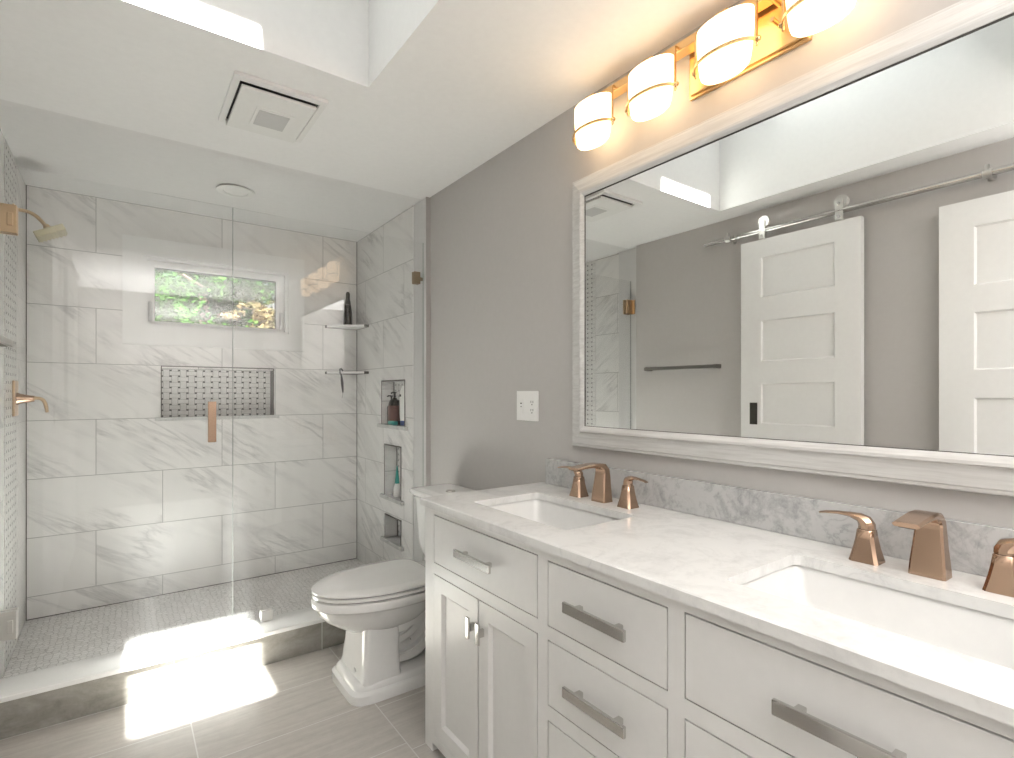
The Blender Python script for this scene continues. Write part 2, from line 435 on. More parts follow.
# skylight shaft: four sides and a roof deck with the smaller skylight opening
H = 3.05; t = .08
box(bm, SX0 - t, SX0, SY0 - t, SY1 + t, CZ + .12, H); box(bm, SX1, SX1 + t, SY0 - t, SY1 + t, CZ + .12, H)
box(bm, SX0, SX1, SY0 - t, SY0, CZ + .12, H); box(bm, SX0, SX1, SY1, SY1 + t, CZ + .12, H)
slab_holes(bm, 'z', H, H + .05, (-0.6, 1.7), (YF - .1, SY1 + t), [(-0.135, 0.341, 0.67, 1.60)])
tag(obj('ceiling', bm, M['ceiling']), kind='structure', label='white ceiling with a deep skylight shaft')
wd = thing('window_2', 'skylight high in the ceiling shaft', 'window', (0.097, 1.155, H + .05), kind='structure')
bm = bmesh.new()
slab_holes(bm, 'z', H + .05, H + .10, (-0.20, 0.395), (0.65, 1.66), [(-0.135, 0.341, 0.67, 1.60)])
obj('window_frame', bm, M['white'], wd)
obj('pane', B(-0.17, 0.365, 0.68, 1.63, H + .103, H + .109), M['glass'], wd)

# right wall, painted part, and tiled part with three niches
tag(obj('wall_right', B(XR, XR + .25, YF - .1, 2.95, -0.12, CZ + .03), M['paint']), kind='structure', label='grey painted wall behind the vanity')
N1 = (3.035, 3.40, 1.062, 1.353); N2 = (3.092, 3.352, 0.592, 0.930); N3 = (3.092, 3.345, 0.305, 0.465)
bm = bmesh.new(); slab_holes(bm, 'x', XT, XT + .10, (2.93, YB + .1), (-0.1, SZ + .03), [N1, N2, N3])
tag(obj('wall_shower_right', bm, M['tile_right']), kind='structure', label='marble tiled shower wall with three stacked niches')
for i, (y0, y1, z0, z1) in enumerate((N1, N2, N3)):
    t3 = thing('trim_%d' % (i + 1), ['topmost of the three niches, holding the bottles', 'middle tall niche with the mint bottle', 'lowest small empty niche'][i], 'niche', (XT, (y0 + y1) / 2, z0), kind='structure')
    obj('niche_back', B(XT + .085, XT + .10, y0, y1, z0, z1), M['basket_side'], t3)
    bm = bmesh.new(); e = .006
    box(bm, XT - .003, XT + .085, y0 - .001, y0 + e, z0, z1); box(bm, XT - .003, XT + .085, y1 - e, y1 + .001, z0, z1); box(bm, XT - .003, XT + .085, y0, y1, z1 - e, z1 + .001)
    obj('niche_sides', bm, M['tile_right'], t3)
    bm = bmesh.new(); slab_holes(bm, 'x', XT - .005, XT - .0031, (y0 - .003, y1 + .003), (z0, z1 + .003), [(y0 + .005, y1 - .005, z0 + .0005, z1 - .005)])
    box(bm, XT + .08, XT + .0845, y1 - .011, y1 - .0061, z0 + .001, z1 - .0061)
    obj('edge_trim', bm, M['trim_dark'], t3)
    obj('niche_sill', B(XT - .022, XT + .085, y0 - .04, y1 + .04, z0 - .022, z0 + .001, bevel=.002), M['grey_stone'], t3)

# back wall with window opening and long niche
WIN = (0.10, 0.93, 1.68, 2.10); NB = (0.191, 0.839, 1.1205, 1.435)
bm = bmesh.new(); slab_holes(bm, 'y', YB, YB + .14, (XTL - .1, XT + .12), (-0.1, SZ + .03), [WIN, NB])
tag(obj('wall_back', bm, M['tile_back']), kind='structure', label='marble tiled shower back wall with window and long niche')
tn = thing('trim_4', 'long basketweave niche in the back wall under the window', 'niche', (0.515, YB, 1.12), kind='structure')
obj('niche_back', B(NB[0], NB[1], YB + .085, YB + .10, NB[2], NB[3]), M['basket_back'], tn)
obj('niche_top', B(NB[0] + .005, NB[1] - .005, YB, YB + .085, NB[3] - .012, NB[3] - .0005), M['tile_back'], tn)
bm = bmesh.new(); e = .0045
box(bm, NB[0] - .001, NB[0] + e, YB - .003, YB + .085, NB[2], NB[3]); box(bm, NB[1] - e, NB[1] + .001, YB - .003, YB + .085, NB[2], NB[3]); box(bm, NB[0], NB[1], YB - .003, YB + .003, NB[3] - .001, NB[3] + .003)
obj('edge_trim', bm, M['trim_dark'], tn)
bm = B(NB[0] - .031, NB[1] + .033, YB - .018, YB + .085, NB[2] - .02, NB[2] + .001, bevel=.002)
obj('niche_sill', bm, M['grey_stone'], tn)

# left walls
bm = B(XTL - .2, XTL, 2.93, YB + .1, -0.1, SZ + .03)
tag(obj('wall_shower_left', bm, M['tile_left']), kind='structure', label='marble tiled shower wall with the shower head')
ts = obj('trim_5', B(XTL, XTL + .004, 3.21, 3.535, SF, SZ - .001), M['basket_side']); tag(ts, 'vertical basketweave mosaic band on the left shower wall', 'mosaic', kind='structure')
tag(obj('wall_left', B(XL - .2, XL, YF - .1, 2.735, -0.12, CZ + .03), M['paint']), kind='structure', label='grey painted wall facing the mirror')
bm = bmesh.new(); slab_holes(bm, 'y', YF - .12, YF, (XL - .2, XR + .25), (-0.12, CZ + .03), [])
tag(obj('wall_front', bm, M['paint']), kind='structure', label='grey wall behind the viewpoint')
# jambs
for nm, x0, x1, lb in (('trim_6', 1.428, XR + .02, 'narrow tiled jamb at the right end of the shower glass'), ('trim_7', XTL - .1, -.405, 'narrow tiled jamb at the left end of the shower glass')):
    tj = thing(nm, lb, 'jamb', ((x0 + x1) / 2, 2.85, SF), kind='structure')
    y1 = YJ1 if nm == 'trim_6' else 2.93
    y0 = YJ0 if nm == 'trim_6' else 2.735
    obj('jamb_board', B(x0, x1, y0 + .005, y1, SF, SZ + .004, bevel=.001), M['jamb'], tj)
    obj('edge_trim', B(x0 + .001, x1, y0, y0 + .0049, 0, SZ + .008), M['jamb_edge'], tj)
# thin dark corner joints of the shower
bm = bmesh.new(); c = .004
box(bm, XT - c, XT, YB - c, YB, SF, SZ); box(bm, XTL, XTL + c, YB - c, YB, SF, SZ)
box(bm, XTL, XT, YB - .003, YB, SF, SF + .004)
tag(obj('trim_8', bm, M['caulk']), kind='structure', label='dark corner joints of the shower back wall')

# curb
tc_ = thing('shower_curb', 'low taupe tiled shower curb with a white stone cap', 'curb', (0.5, 2.73, 0), kind='structure')
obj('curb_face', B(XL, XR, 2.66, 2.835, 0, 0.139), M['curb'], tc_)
bm = bmesh.new()
ra = [(XL, 2.645, .140), (XL, 2.645, .156), (XL, 2.648, .159), (XL, 2.845, .150), (XL, 2.845, .139)]
rings(bm, [ra, [(XR, y, z) for _, y, z in ra]])
obj('curb_cap', bm, M['curb_cap'], tc_)
tc_.name = 'trim_9'

# ------------------------------------------------------------------ window in the shower
win = thing('window_1', 'small white framed awning window with trees outside', 'window', (0.515, YB + .05, WIN[2]), kind='structure')
bm = bmesh.new(); slab_holes(bm, 'y', YB - .022, YB, (0.0, 1.037), (1.563, 2.207), [(0.10, 0.93, 1.68, 2.10)])
obj('casing', bm, M['white'], win)
bm = bmesh.new(); slab_holes(bm, 'y', YB, YB + .075, (0.1, 0.93), (1.68, 2.10), [(0.118, 0.912, 1.694, 2.086)])
obj('window_frame', bm, M['white'], win)
bm = bmesh.new(); slab_holes(bm, 'y', YB + .035, YB + .07, (0.118, 0.912), (1.694, 2.086), [(0.160, 0.862, 1.715, 2.045)])
slab_holes(bm, 'y', YB + .03, YB + .04, (0.128, 0.902), (1.70, 2.078), [(0.150, 0.874, 1.708, 2.056)])
sash = obj('sash', bm, M['white'], win)
bm = bmesh.new(); slab_holes(bm, 'y', YB + .040, YB + .062, (0.158, 0.866), (1.712, 2.047), [(0.1635, 0.858, 1.716, 2.038)])
obj('gasket', bm, M['black'], win)
obj('pane', B(0.160, 0.862, YB + .05, YB + .056, 1.715, 2.045), M['glass'], win)
for x in (0.138, 0.892):
    bm = bmesh.new(); box(bm, x - .011, x + .011, YB + .015, YB + .03, 1.71, 1.83, bevel=.004); box(bm, x - .006, x + .006, YB + .002, YB + .018, 1.74, 1.815, bevel=.003)
    obj('latch', bm, M['offwhite'], win, smooth=True)
bm = bmesh.new(); box(bm, .44, .57, YB + .005, YB + .03, 1.682, 1.696, bevel=.004); tube(bm, [(.455, YB, 1.697), (.50, YB - .012, 1.703), (.55, YB - .006, 1.698)], .005)
obj('crank_handle', bm, M['plastic'], win, smooth=True)

# ------------------------------------------------------------------ shower glass
gd = thing('glass_shower_door', 'frameless clear glass shower door with brass pull, left of the seam', 'shower door', (0.03, YG, .155))
gx = 0.424
def glass_panel(x0, x1, z0, z1, parent):
    o = obj('glass_panel', B(x0, x1, YG - .005, YG + .005, z0, z1), [M['shower_glass'], M['glass_edge']], parent)
    for p in o.data.polygons:
        if abs(p.normal.x) > .5: p.material_index = 1
glass_panel(-0.398, gx - .0008, .166, 2.152, gd)
bm = bmesh.new()
box(bm, .316, .350, YG - .045, YG - .030, 1.045, 1.232, bevel=.002)
for z in (1.075, 1.20): lathe(bm, [(.006, -.03), (.006, -.005)], (.332, YG, z), 'y', 10)
obj('pull_handle', bm, M['bronze'], gd)
for z, nm, mt in ((1.945, 'hinge', M['brass']), (.372, 'hinge', M['nickel'])):  # lower hinge is brass as well, its grey lighting put into the metal colour
    bm = bmesh.new()
    box(bm, -0.404, -0.332, YG - .022, YG - .005, z - .055, z + .055, bevel=.002)
    box(bm, -0.404, -0.332, YG + .005, YG + .022, z - .055, z + .055, bevel=.002)
    box(bm, -0.3595, -0.342, YG - .03, YG - .022, z - .028, z + .022, bevel=.002)
    box(bm, -0.4045, -0.398, YG - .04, YG + .04, z - .055, z + .055, bevel=.002)
    h = obj('hinge', bm, mt, gd); h['label'] = 'upper brass hinge' if z > 1 else 'lower brass hinge coloured with its grey-lit look'
gp = thing('fixed_glass_panel', 'fixed clear glass shower panel between the door seam and the right jamb', 'glass panel', (0.92, YG, .155))
glass_panel(gx + .0008, 1.427, .152, 2.152, gp)
bm = bmesh.new(); box(bm, .545, .600, YG - .017, YG - .005, .158, .205, bevel=.002); box(bm, .545, .600, YG + .005, YG + .017, .158, .205, bevel=.002); box(bm, .547, .598, YG - .01, YG + .01, .151, .16)
o = obj('clip', bm, M['nickel'], gp); o['label'] = 'clip on the curb'
bm = bmesh.new(); box(bm, 1.362, 1.402, YG - .017, YG - .005, 1.905, 1.975, bevel=.002); box(bm, 1.362, 1.402, YG + .005, YG + .017, 1.905, 1.975, bevel=.002); box(bm, 1.402, 1.4278, YG + .008, YG + .014, 1.93, 1.95)
o = obj('clip', bm, M['dark_brass'], gp); o['label'] = 'clip on the jamb'

# ------------------------------------------------------------------ shower fittings on the left wall
sh = thing('wall_shower', 'square brass shower head on a bent arm', 'shower head', (XTL, 3.42, 2.14))
arm = bez((XTL + .004, 3.42, 2.145), (XTL + .06, 3.42, 2.155), (XTL + .09, 3.42, 2.14), (XTL + .125, 3.42, 2.083), 10)
bm = bmesh.new(); tube(bm, arm, .0085); obj('shower_arm', bm, M['brass'], sh, smooth=True)
bm = bmesh.new(); lathe(bm, [(.028, 0), (.028, .006), (.012, .012)], (XTL + .004, 3.42, 2.145), 'x'); obj('flange', bm, M['brass'], sh, smooth=True)
R = Matrix.Translation((XTL + .138, 3.42, 2.062)) @ Matrix.Rotation(math.radians(-28), 4, 'Y')
bm = bmesh.new(); lathe(bm, [(.012, .035), (.016, .02), (.016, .012), (.03, .008)], (0, 0, 0)); bmesh.ops.transform(bm, matrix=R, verts=bm.verts); obj('ball_joint', bm, M['brass'], sh, smooth=True)
bm = bmesh.new(); box(bm, -.062, .062, -.062, .062, -.02, .008, bevel=.004)
for k in range(7): box(bm, -.052 + k * .0165, -.046 + k * .0165, -.0635, .0635, -.023, .004)
bmesh.ops.transform(bm, matrix=R, verts=bm.verts); obj('spray_head', bm, plain('pale_brass', (.62, .58, .42), .35, .85), sh)
vv = thing('shower_valve', 'brass shower valve with a curved lever handle on the left wall', 'valve', (XTL, 3.45, 1.24))
obj('valve_plate', B(XTL + .004, XTL + .014, 3.395, 3.505, 1.160, 1.330, bevel=.003), M['brass'], vv)
bm = bmesh.new(); lathe(bm, [(.032, .012), (.024, .03), (.017, .06), (.014, .078)], (XTL, 3.45, 1.243), 'x', 20); obj('valve_hub', bm, M['bronze'], vv, smooth=True)
bm = bmesh.new(); sweep(bm, bez((XTL + .072, 3.45, 1.246), (XTL + .115, 3.45, 1.25), (XTL + .118, 3.45, 1.23), (XTL + .125, 3.45, 1.175), 10), circ(.008, 10), up=(0, 1, 0), scale=[1.3] + [1] * 8 + [.9, .8]); obj('lever', bm, M['brass'], vv, smooth=True)

# ------------------------------------------------------------------ corner shelves, bottle, razor
def corner_shelf(z, lb):
    bm = bmesh.new(); r = .235
    pts = [(XT - .001, YB - .001), (XT - r, YB - .001), (XT - r - .0, YB - .035)]
    for k in range(1, 8):
        a = k / 8; pts.append((XT - r + (r - .035) * a, YB - .035 - (r - .035) * a - .018 * math.sin(a * math.pi)))
    pts += [(XT - .035, YB - r), (XT - .001, YB - r)]
    rings(bm, [[(x, y, z - .007) for x, y in pts], [(x, y, z + .007) for x, y in pts]])
    s = obj('corner_shelf', bm, M['curb_cap'], origin=(XT - .08, YB - .08, z)); tag(s, lb, 'shelf', 'corner shelves in the shower')
    bm = bmesh.new(); c = .006
    box(bm, XT - r, XT - .0005, YB - c, YB - .0005, z - .0095, z - .0071); box(bm, XT - c, XT - .0005, YB - r, YB - c, z - .0095, z - .0071)
    box(bm, XT - r - .003, XT - r - .0001, YB - .035, YB - .0005, z - .0095, z + .008); box(bm, XT - .035, XT - .0005, YB - r - .003, YB - r - .0001, z - .0095, z + .008)
    obj('edge_trim', bm, M['trim_dark'], s)
corner_shelf(1.752, 'upper corner shelf carrying the tall dark bottle'); corner_shelf(1.418, 'lower corner shelf with the razor hanging from it')
bm = bmesh.new(); lathe(bm, [(.030, 0), (.032, .01), (.030, .09), (.022, .15), (.015, .19), (.014, .235), (.008, .245)], (0, 0, 0), n=20)
bb = obj('bottle', bm, M['darkbrown'], origin=(0, 0, 0), smooth=True); bb.location = (1.325, 3.79, 1.7595); ORG[bb] = Vector((0, 0, 0)); tag(bb, 'tall tapered dark bottle on the upper corner shelf', 'bottle')
bm = bmesh.new(); lathe(bm, [(.009, .240), (.006, .252), (.003, .268)], (0, 0, 0), n=12); obj('nozzle', bm, M['plastic'], bb, smooth=True)
bm = bmesh.new(); lathe(bm, [(.0225, .148), (.0175, .172)], (0, 0, 0), n=20); obj('label_band', bm, plain('grey_band', (.15, .14, .13), .4), bb, smooth=True)
rz = thing('razor', 'black handled razor hooked over the lower corner shelf', 'razor', (1.27, 3.74, 1.23))
zx, zy = 1.262, 3.752
bm = bmesh.new(); tube(bm, [(zx + .02, zy + .02, 1.432), (zx + .005, zy + .012, 1.446), (zx - .008, zy, 1.44), (zx - .010, zy - .006, 1.42), (zx, zy - .008, 1.395)], .0055); obj('razor_head', bm, M['black'], rz, smooth=True)
bm = bmesh.new(); tube(bm, [(zx, zy - .008, 1.395), (zx + .006, zy - .008, 1.34), (zx + .011, zy - .008, 1.275)], .009, scale=[.7, 1.1, .6]); obj('handle', bm, M['black'], rz, smooth=True)
bm = bmesh.new(); tube(bm, [(zx + .011, zy - .008, 1.275), (zx + .006, zy - .008, 1.235)], .0025); obj('handle_end', bm, M['chrome'], rz, smooth=True)

# products in the niches
def bottle(name, label, prof, x, y, z, mat, sx=1, sy=1, group=None):
    bm = bmesh.new(); lathe(bm, prof, (0, 0, 0), n=20, sx=sx, sy=sy)
    b = obj(name, bm, mat, origin=(0, 0, 0), smooth=True); b.location = (x, y, z); tag(b, label, 'bottle', group); return b
nz = N1[2] + .0012; nx = XT + .04
b1 = bottle('pump_bottle', 'dark pump bottle with a rust red label, front one in the top niche', [(.046, 0), (.052, .01), (.052, .135), (.040, .160), (.018, .168), (.016, .175)], nx - .004, 3.275, nz, M['darkbrown'], .75, 1.05, 'toiletries in the top niche')
bm = bmesh.new(); lathe(bm, [(.0533, .025), (.0533, .125)], (0, 0, 0), n=20, sx=.76, sy=1.04, caps=(False, False)); obj('label_sheet', bm, M['red_label'], b1, smooth=True)
bm = bmesh.new(); lathe(bm, [(.006, .175), (.006, .205), (.012, .207), (.012, .214)], (0, 0, 0), n=12); tube(bm, [(0, 0, .211), (-.002, .03, .212), (-.004, .045, .206)], .005); obj('pump', bm, M['black'], b1, smooth=True)
b2 = bottle('pump_bottle', 'black pump bottle standing at the far side of the top niche', [(.026, 0), (.028, .01), (.028, .115), (.013, .135), (.012, .15)], nx + .012, 3.366, nz, M['black'], 1, .9, 'toiletries in the top niche')
bm = bmesh.new(); lathe(bm, [(.005, .15), (.005, .182), (.011, .184), (.011, .191)], (0, 0, 0), n=12); tube(bm, [(0, 0, .188), (-.012, .012, .19), (-.022, .02, .184)], .0045); obj('pump', bm, M['black'], b2, smooth=True)
b3 = bottle('shampoo_bottle', 'tall white bottle with a blue base in the top niche', [(.040, .03), (.044, .08), (.044, .17), (.036, .225), (.020, .25), (.018, .255)], nx, 3.135, nz, M['plastic'], .6, 1.0, 'toiletries in the top niche')
bm = bmesh.new(); lathe(bm, [(.032, 0), (.038, .004), (.041, .031)], (0, 0, 0), n=20, sx=.62, sy=1.0); obj('cap', bm, M['blue'], b3, smooth=True)
bm = B(-.030, -.0245, -.006, .014, .185, .20, bevel=.002); obj('label_mark', bm, M['black'], b3)
b4 = tag(obj('soap_bar', B(XT - .012, XT + .022, 3.19, 3.28, N1[2] + .0012, N1[2] + .026, bevel=.008, seg=3), M['teal'], origin=(XT, 3.247, N1[2]), smooth=True), 'small teal soap container at the front of the top niche', 'container')
b5 = bottle('squeeze_bottle', 'mint and white squeeze bottle in the middle niche', [(.027, 0), (.030, .008), (.028, .05), (.016, .085)], XT + .035, 3.235, N2[2] + .0012, M['plastic'], .8, 1)
bm = bmesh.new(); lathe(bm, [(.0162, .085), (.012, .12), (.007, .17), (.004, .20)], (0, 0, 0), n=16); obj('nozzle', bm, M['teal'], b5, smooth=True)

# ------------------------------------------------------------------ toilet
YC = 2.24
to = thing('toilet', 'white two-piece toilet with elongated lid beside the vanity', 'toilet', (1.05, YC, 0))
def egg(z, xf, xb, hw, n=40, front=2.0, back=3.2, xm=None):
    """outline: rounded front toward -x, squarer back"""
    xm = xm if xm is not None else xf + (xb - xf) * .58
    out = []
    for k in range(n):
        a = 2 * math.pi * k / n; cx, sy = math.cos(a), math.sin(a)
        e = front if cx < 0 else back
        x = xm + math.copysign(abs(cx) ** (2 / e), cx) * ((xm - xf) if cx < 0 else (xb - xm))
        y = YC + math.copysign(abs(sy) ** (2 / (e if cx < 0 else back)), sy) * hw
        out.append((x, y, z))
    return out
def rr(z, x0, x1, hw, e=7, n=40, xm=None):
    xm = (x0 + x1) / 2; out = []
    for k in range(n):
        a = 2 * math.pi * k / n; cx, sy = math.cos(a), math.sin(a)
        out.append((xm + math.copysign(abs(cx) ** (2 / e), cx) * (x1 - x0) / 2, YC + math.copysign(abs(sy) ** (2 / e), sy) * hw, z))
    return out
# plinth, column, bowl in one ceramic body
bm = bmesh.new()
rings(bm, [rr(0, .750, 1.30, .172), rr(.036, .750, 1.30, .172), rr(.044, .757, 1.295, .166), rr(.048, .764, 1.29, .160), rr(.062, .768, 1.288, .157), rr(.070, .777, 1.28, .150), rr(.074, .786, 1.27, .142)])
rings(bm, [rr(.066, .792, .975, .150, 9), rr(.09, .799, .970, .143, 9), rr(.18, .808, .970, .130, 9), rr(.25, .812, .975, .124, 9), rr(.30, .810, .985, .122, 7)])
rings(bm, [egg(.245, .82, 1.02, .09), egg(.262, .765, 1.06, .118), egg(.285, .728, 1.10, .142), egg(.315, .686, 1.13, .163), egg(.345, .662, 1.15, .178), egg(.370, .652, 1.165, .186),
           egg(.374, .645, 1.175, .192), egg(.382, .636, 1.18, .199), egg(.405, .633, 1.18, .200), egg(.413, .637, 1.18, .197), egg(.416, .647, 1.175, .188)])
# rear deck under the tank and the trapway behind the column
rings(bm, [rr(.30, 1.06, 1.40, .10, 6), rr(.36, 1.05, 1.41, .14, 6), rr(.415, 1.05, 1.415, .17, 6), rr(.425, 1.06, 1.41, .165, 6)])
body = obj('bowl', bm, M['ceramic'], to, smooth=True)
bm = bmesh.new()
tube(bm, bez((.93, YC, .20), (1.05, YC, .06), (1.10, YC, .12), (1.13, YC, .22), 12) + bez((1.135, YC, .24), (1.16, YC, .36), (1.24, YC, .34), (1.26, YC, .18), 12) + [(1.262, YC, .06)], .075, 20)
obj('trapway', bm, M['ceramic'], to, smooth=True)
bm = bmesh.new()   # raised scroll band on the side of the body, both sides
for s in (-1, 1):
    sweep(bm, bez((.955, YC + s * .112, .262), (1.03, YC + s * .118, .265), (1.07, YC + s * .12, .31), (1.13, YC + s * .135, .40), 12), rect(.05, .03), up=(0, 1, 0))
    sweep(bm, bez((.95, YC + s * .08, .20), (1.02, YC + s * .082, .20), (1.06, YC + s * .08, .235), (1.10, YC + s * .09, .30), 12), rect(.04, .05), up=(0, 1, 0))
    sweep(bm, bez((.95, YC + s * .08, .12), (1.02, YC + s * .082, .11), (1.10, YC + s * .08, .12), (1.16, YC + s * .09, .22), 12), rect(.04, .05), up=(0, 1, 0))
bmesh.ops.bevel(bm, geom=bm.edges[:], offset=.006, segments=2, affect='EDGES')
obj('side_moulding', bm, M['ceramic'], to, smooth=True)
for s in (-1, 1):
    bm = bmesh.new(); lathe(bm, [(.010, -.001), (.010, .004), (.005, .006)], (.80, YC + s * .09, .12), 'x', 14)
    bmesh.ops.translate(bm, vec=(-.022, 0, 0), verts=bm.verts); 
    if s < 0: obj('bolt_cap', bm, M['offwhite'], to, smooth=True)
    else: bm.free()
E_ = dict(xm=.955, back=5)
bm = bmesh.new(); rings(bm, [egg(.4200, .640, 1.15, .192, **E_), egg(.4225, .635, 1.15, .197, **E_), egg(.4330, .635, 1.15, .197, **E_), egg(.4355, .640, 1.15, .192, **E_)])
obj('seat', bm, M['ceramic'], to, smooth=True)
bm = bmesh.new(); rings(bm, [egg(.4400, .640, 1.155, .193, **E_), egg(.4425, .634, 1.155, .198, **E_), egg(.450, .634, 1.155, .198, **E_), egg(.457, .648, 1.15, .188, **E_), egg(.460, .70, 1.14, .15, **E_), egg(.461, .82, 1.10, .06, **E_)])
obj('lid', bm, M['ceramic'], to, smooth=True)
bm = bmesh.new(); rings(bm, [egg(.4155, .6475, 1.15, .185, **E_), egg(.4199, .6475, 1.15, .185, **E_)]); rings(bm, [egg(.4356, .6475, 1.15, .185, **E_), egg(.4399, .6475, 1.15, .185, **E_)])  # black rings stand in for the shade in the seat and lid gaps
o = obj('seat_gap_shade', bm, M['black'], to, smooth=True); o['label'] = 'black filler for the shade in the gaps under the seat and the lid'
for s in (-1, 1):
    bm = bmesh.new(); lathe(bm, [(.012, -.025), (.012, .025)], (1.152, YC + s * .085, .44), 'y', 14); obj('hinge', bm, M['ceramic'], to, smooth=True)
def tk(z, x0, x1, hw, e=8):
    return rr(z, x0, x1, hw, e)
bm = bmesh.new(); rings(bm, [tk(.425, 1.24, 1.40, .13), tk(.445, 1.225, 1.41, .175), tk(.48, 1.215, 1.415, .202), tk(.54, 1.208, 1.42, .216), tk(.735, 1.198, 1.425, .236), tk(.750, 1.19, 1.425, .244), tk(.756, 1.185, 1.43, .248)])
obj('tank', bm, M['ceramic'], to, smooth=True)
bm = bmesh.new(); rings(bm, [tk(.757, 1.185, 1.432, .250), tk(.762, 1.176, 1.434, .258), tk(.776, 1.174, 1.434, .262), tk(.784, 1.182, 1.43, .255), tk(.785, 1.20, 1.42, .237), tk(.7905, 1.215, 1.415, .222), tk(.792, 1.23, 1.40, .20)])
obj('tank_lid', bm, M['ceramic'], to, smooth=True)
bm = bmesh.new(); lathe(bm, [(.024, .7918), (.024, .795), (.021, .798), (.008, .796)], (1.29, YC, 0), n=28); obj('flush_button', bm, M['chrome'], to, smooth=True)

# ------------------------------------------------------------------ vanity
VX, VXB = 0.890, 1.452
VY0, VY1 = -0.011, 1.729
va = thing('vanity_cabinet', 'long white double vanity cabinet with shaker doors and bar handles', 'cabinet', (1.17, .86, 0))
Z0, ZT = 0.03, 0.866
cols = {'L': (1.085, 1.663), 'C': (.672, 1.045), 'R': (.055, .633)}
holes = []
for k in ('L', 'R'):
    holes += [(cols[k][0], cols[k][1], .672, .842), (cols[k][0], cols[k][1], .060, .634)]
for z0, z1 in ((.668, .838), (.463, .633), (.255, .425), (.060, .217)): holes.append((cols['C'][0], cols['C'][1], z0, z1))
bm = bmesh.new(); slab_holes(bm, 'x', VX, VX + .02, (VY0, VY1), (Z0, ZT), holes)
obj('face_frame', bm, M['cabinet'], va)
bm = bmesh.new()
box(bm, VX + .02, VXB, VY1 - .018, VY1, Z0, ZT); box(bm, VX + .02, VXB, VY0, VY0 + .018, Z0, ZT)
box(bm, VX + .02, VXB, VY0 + .018, VY1 - .018, Z0, Z0 + .018); box(bm, VXB - .006, VXB, VY0 + .018, VY1 - .018, Z0 + .018, ZT)
box(bm, VX + .02, VXB - .006, 1.056, 1.074, Z0 + .018, ZT - .2); box(bm, VX + .02, VXB - .006, .644, .662, Z0 + .018, ZT - .2)
obj('carcass', bm, M['cabinet'], va)
for (x, y) in ((VX, VY1 - .055), (VX, VY0), (VXB - .05, VY1 - .055), (VXB - .05, VY0)):
    obj('leg', B(x, x + .05, y, y + .055, 0, Z0), M['cabinet'], va)
g = .0028
def bar_handle(parent, yc, zc, L, mat=None, vertical=False):
    bm = bmesh.new()
    x0 = VX - .001
    box(bm, x0 - .031, x0 - .022, yc - L / 2, yc + L / 2, zc - .013, zc + .013, bevel=.002, seg=2)
    for s in (-1, 1): box(bm, x0 - .023, x0 + .002, yc + s * (L / 2 - .035) - .007, yc + s * (L / 2 - .035) + .007, zc - .006, zc + .008, bevel=.0015)
    return obj('handle', bm, mat or M['chrome'], parent)
def drawer(y0, y1, z0, z1, L):
    d = obj('drawer', B(VX - .001, VX + .018, y0 + g, y1 - g, z0 + g, z1 - g, bevel=.0012), M['cabinet'], va)
    bar_handle(d, (y0 + y1) / 2, (z0 + z1) / 2, L); return d
def door(y0, y1, z0, z1, ky):
    s = .055; bm = bmesh.new()
    slab_holes(bm, 'x', VX - .001, VX + .018, (y0 + g, y1 - g), (z0 + g, z1 - g), [(y0 + s, y1 - s, z0 + s, z1 - s)])
    b_ = .010
    A = [(VX - .001, y, z) for y, z in ((y0 + s, z0 + s), (y1 - s, z0 + s), (y1 - s, z1 - s), (y0 + s, z1 - s))]
    C_ = [(VX + .010, y, z) for y, z in ((y0 + s + b_, z0 + s + b_), (y1 - s - b_, z0 + s + b_), (y1 - s - b_, z1 - s - b_), (y0 + s + b_, z1 - s - b_))]
    rings(bm, [A, C_], False, True)
    d = obj('door', bm, M['cabinet'], va)
    bm = bmesh.new(); zc = .541
    box(bm, VX - .026, VX - .019, ky - .009, ky + .009, zc - .033, zc + .033, bevel=.002); box(bm, VX - .02, VX + .001, ky - .005, ky + .005, zc - .012, zc + .012, bevel=.001)
    obj('handle', bm, M['chrome'], d)
for k in ('L', 'R'):
    y0, y1 = cols[k]; ym = (y0 + y1) / 2
    drawer(y0, y1, .672, .842, .204 if k == 'L' else .204)
    door(ym + .0005, y1, .060, .634, ym + .028); door(y0, ym - .0005, .060, .634, ym - .028)
for z0, z1 in ((.668, .838), (.463, .633), (.255, .425), (.060, .217)): drawer(*cols['C'], z0, z1, .195)

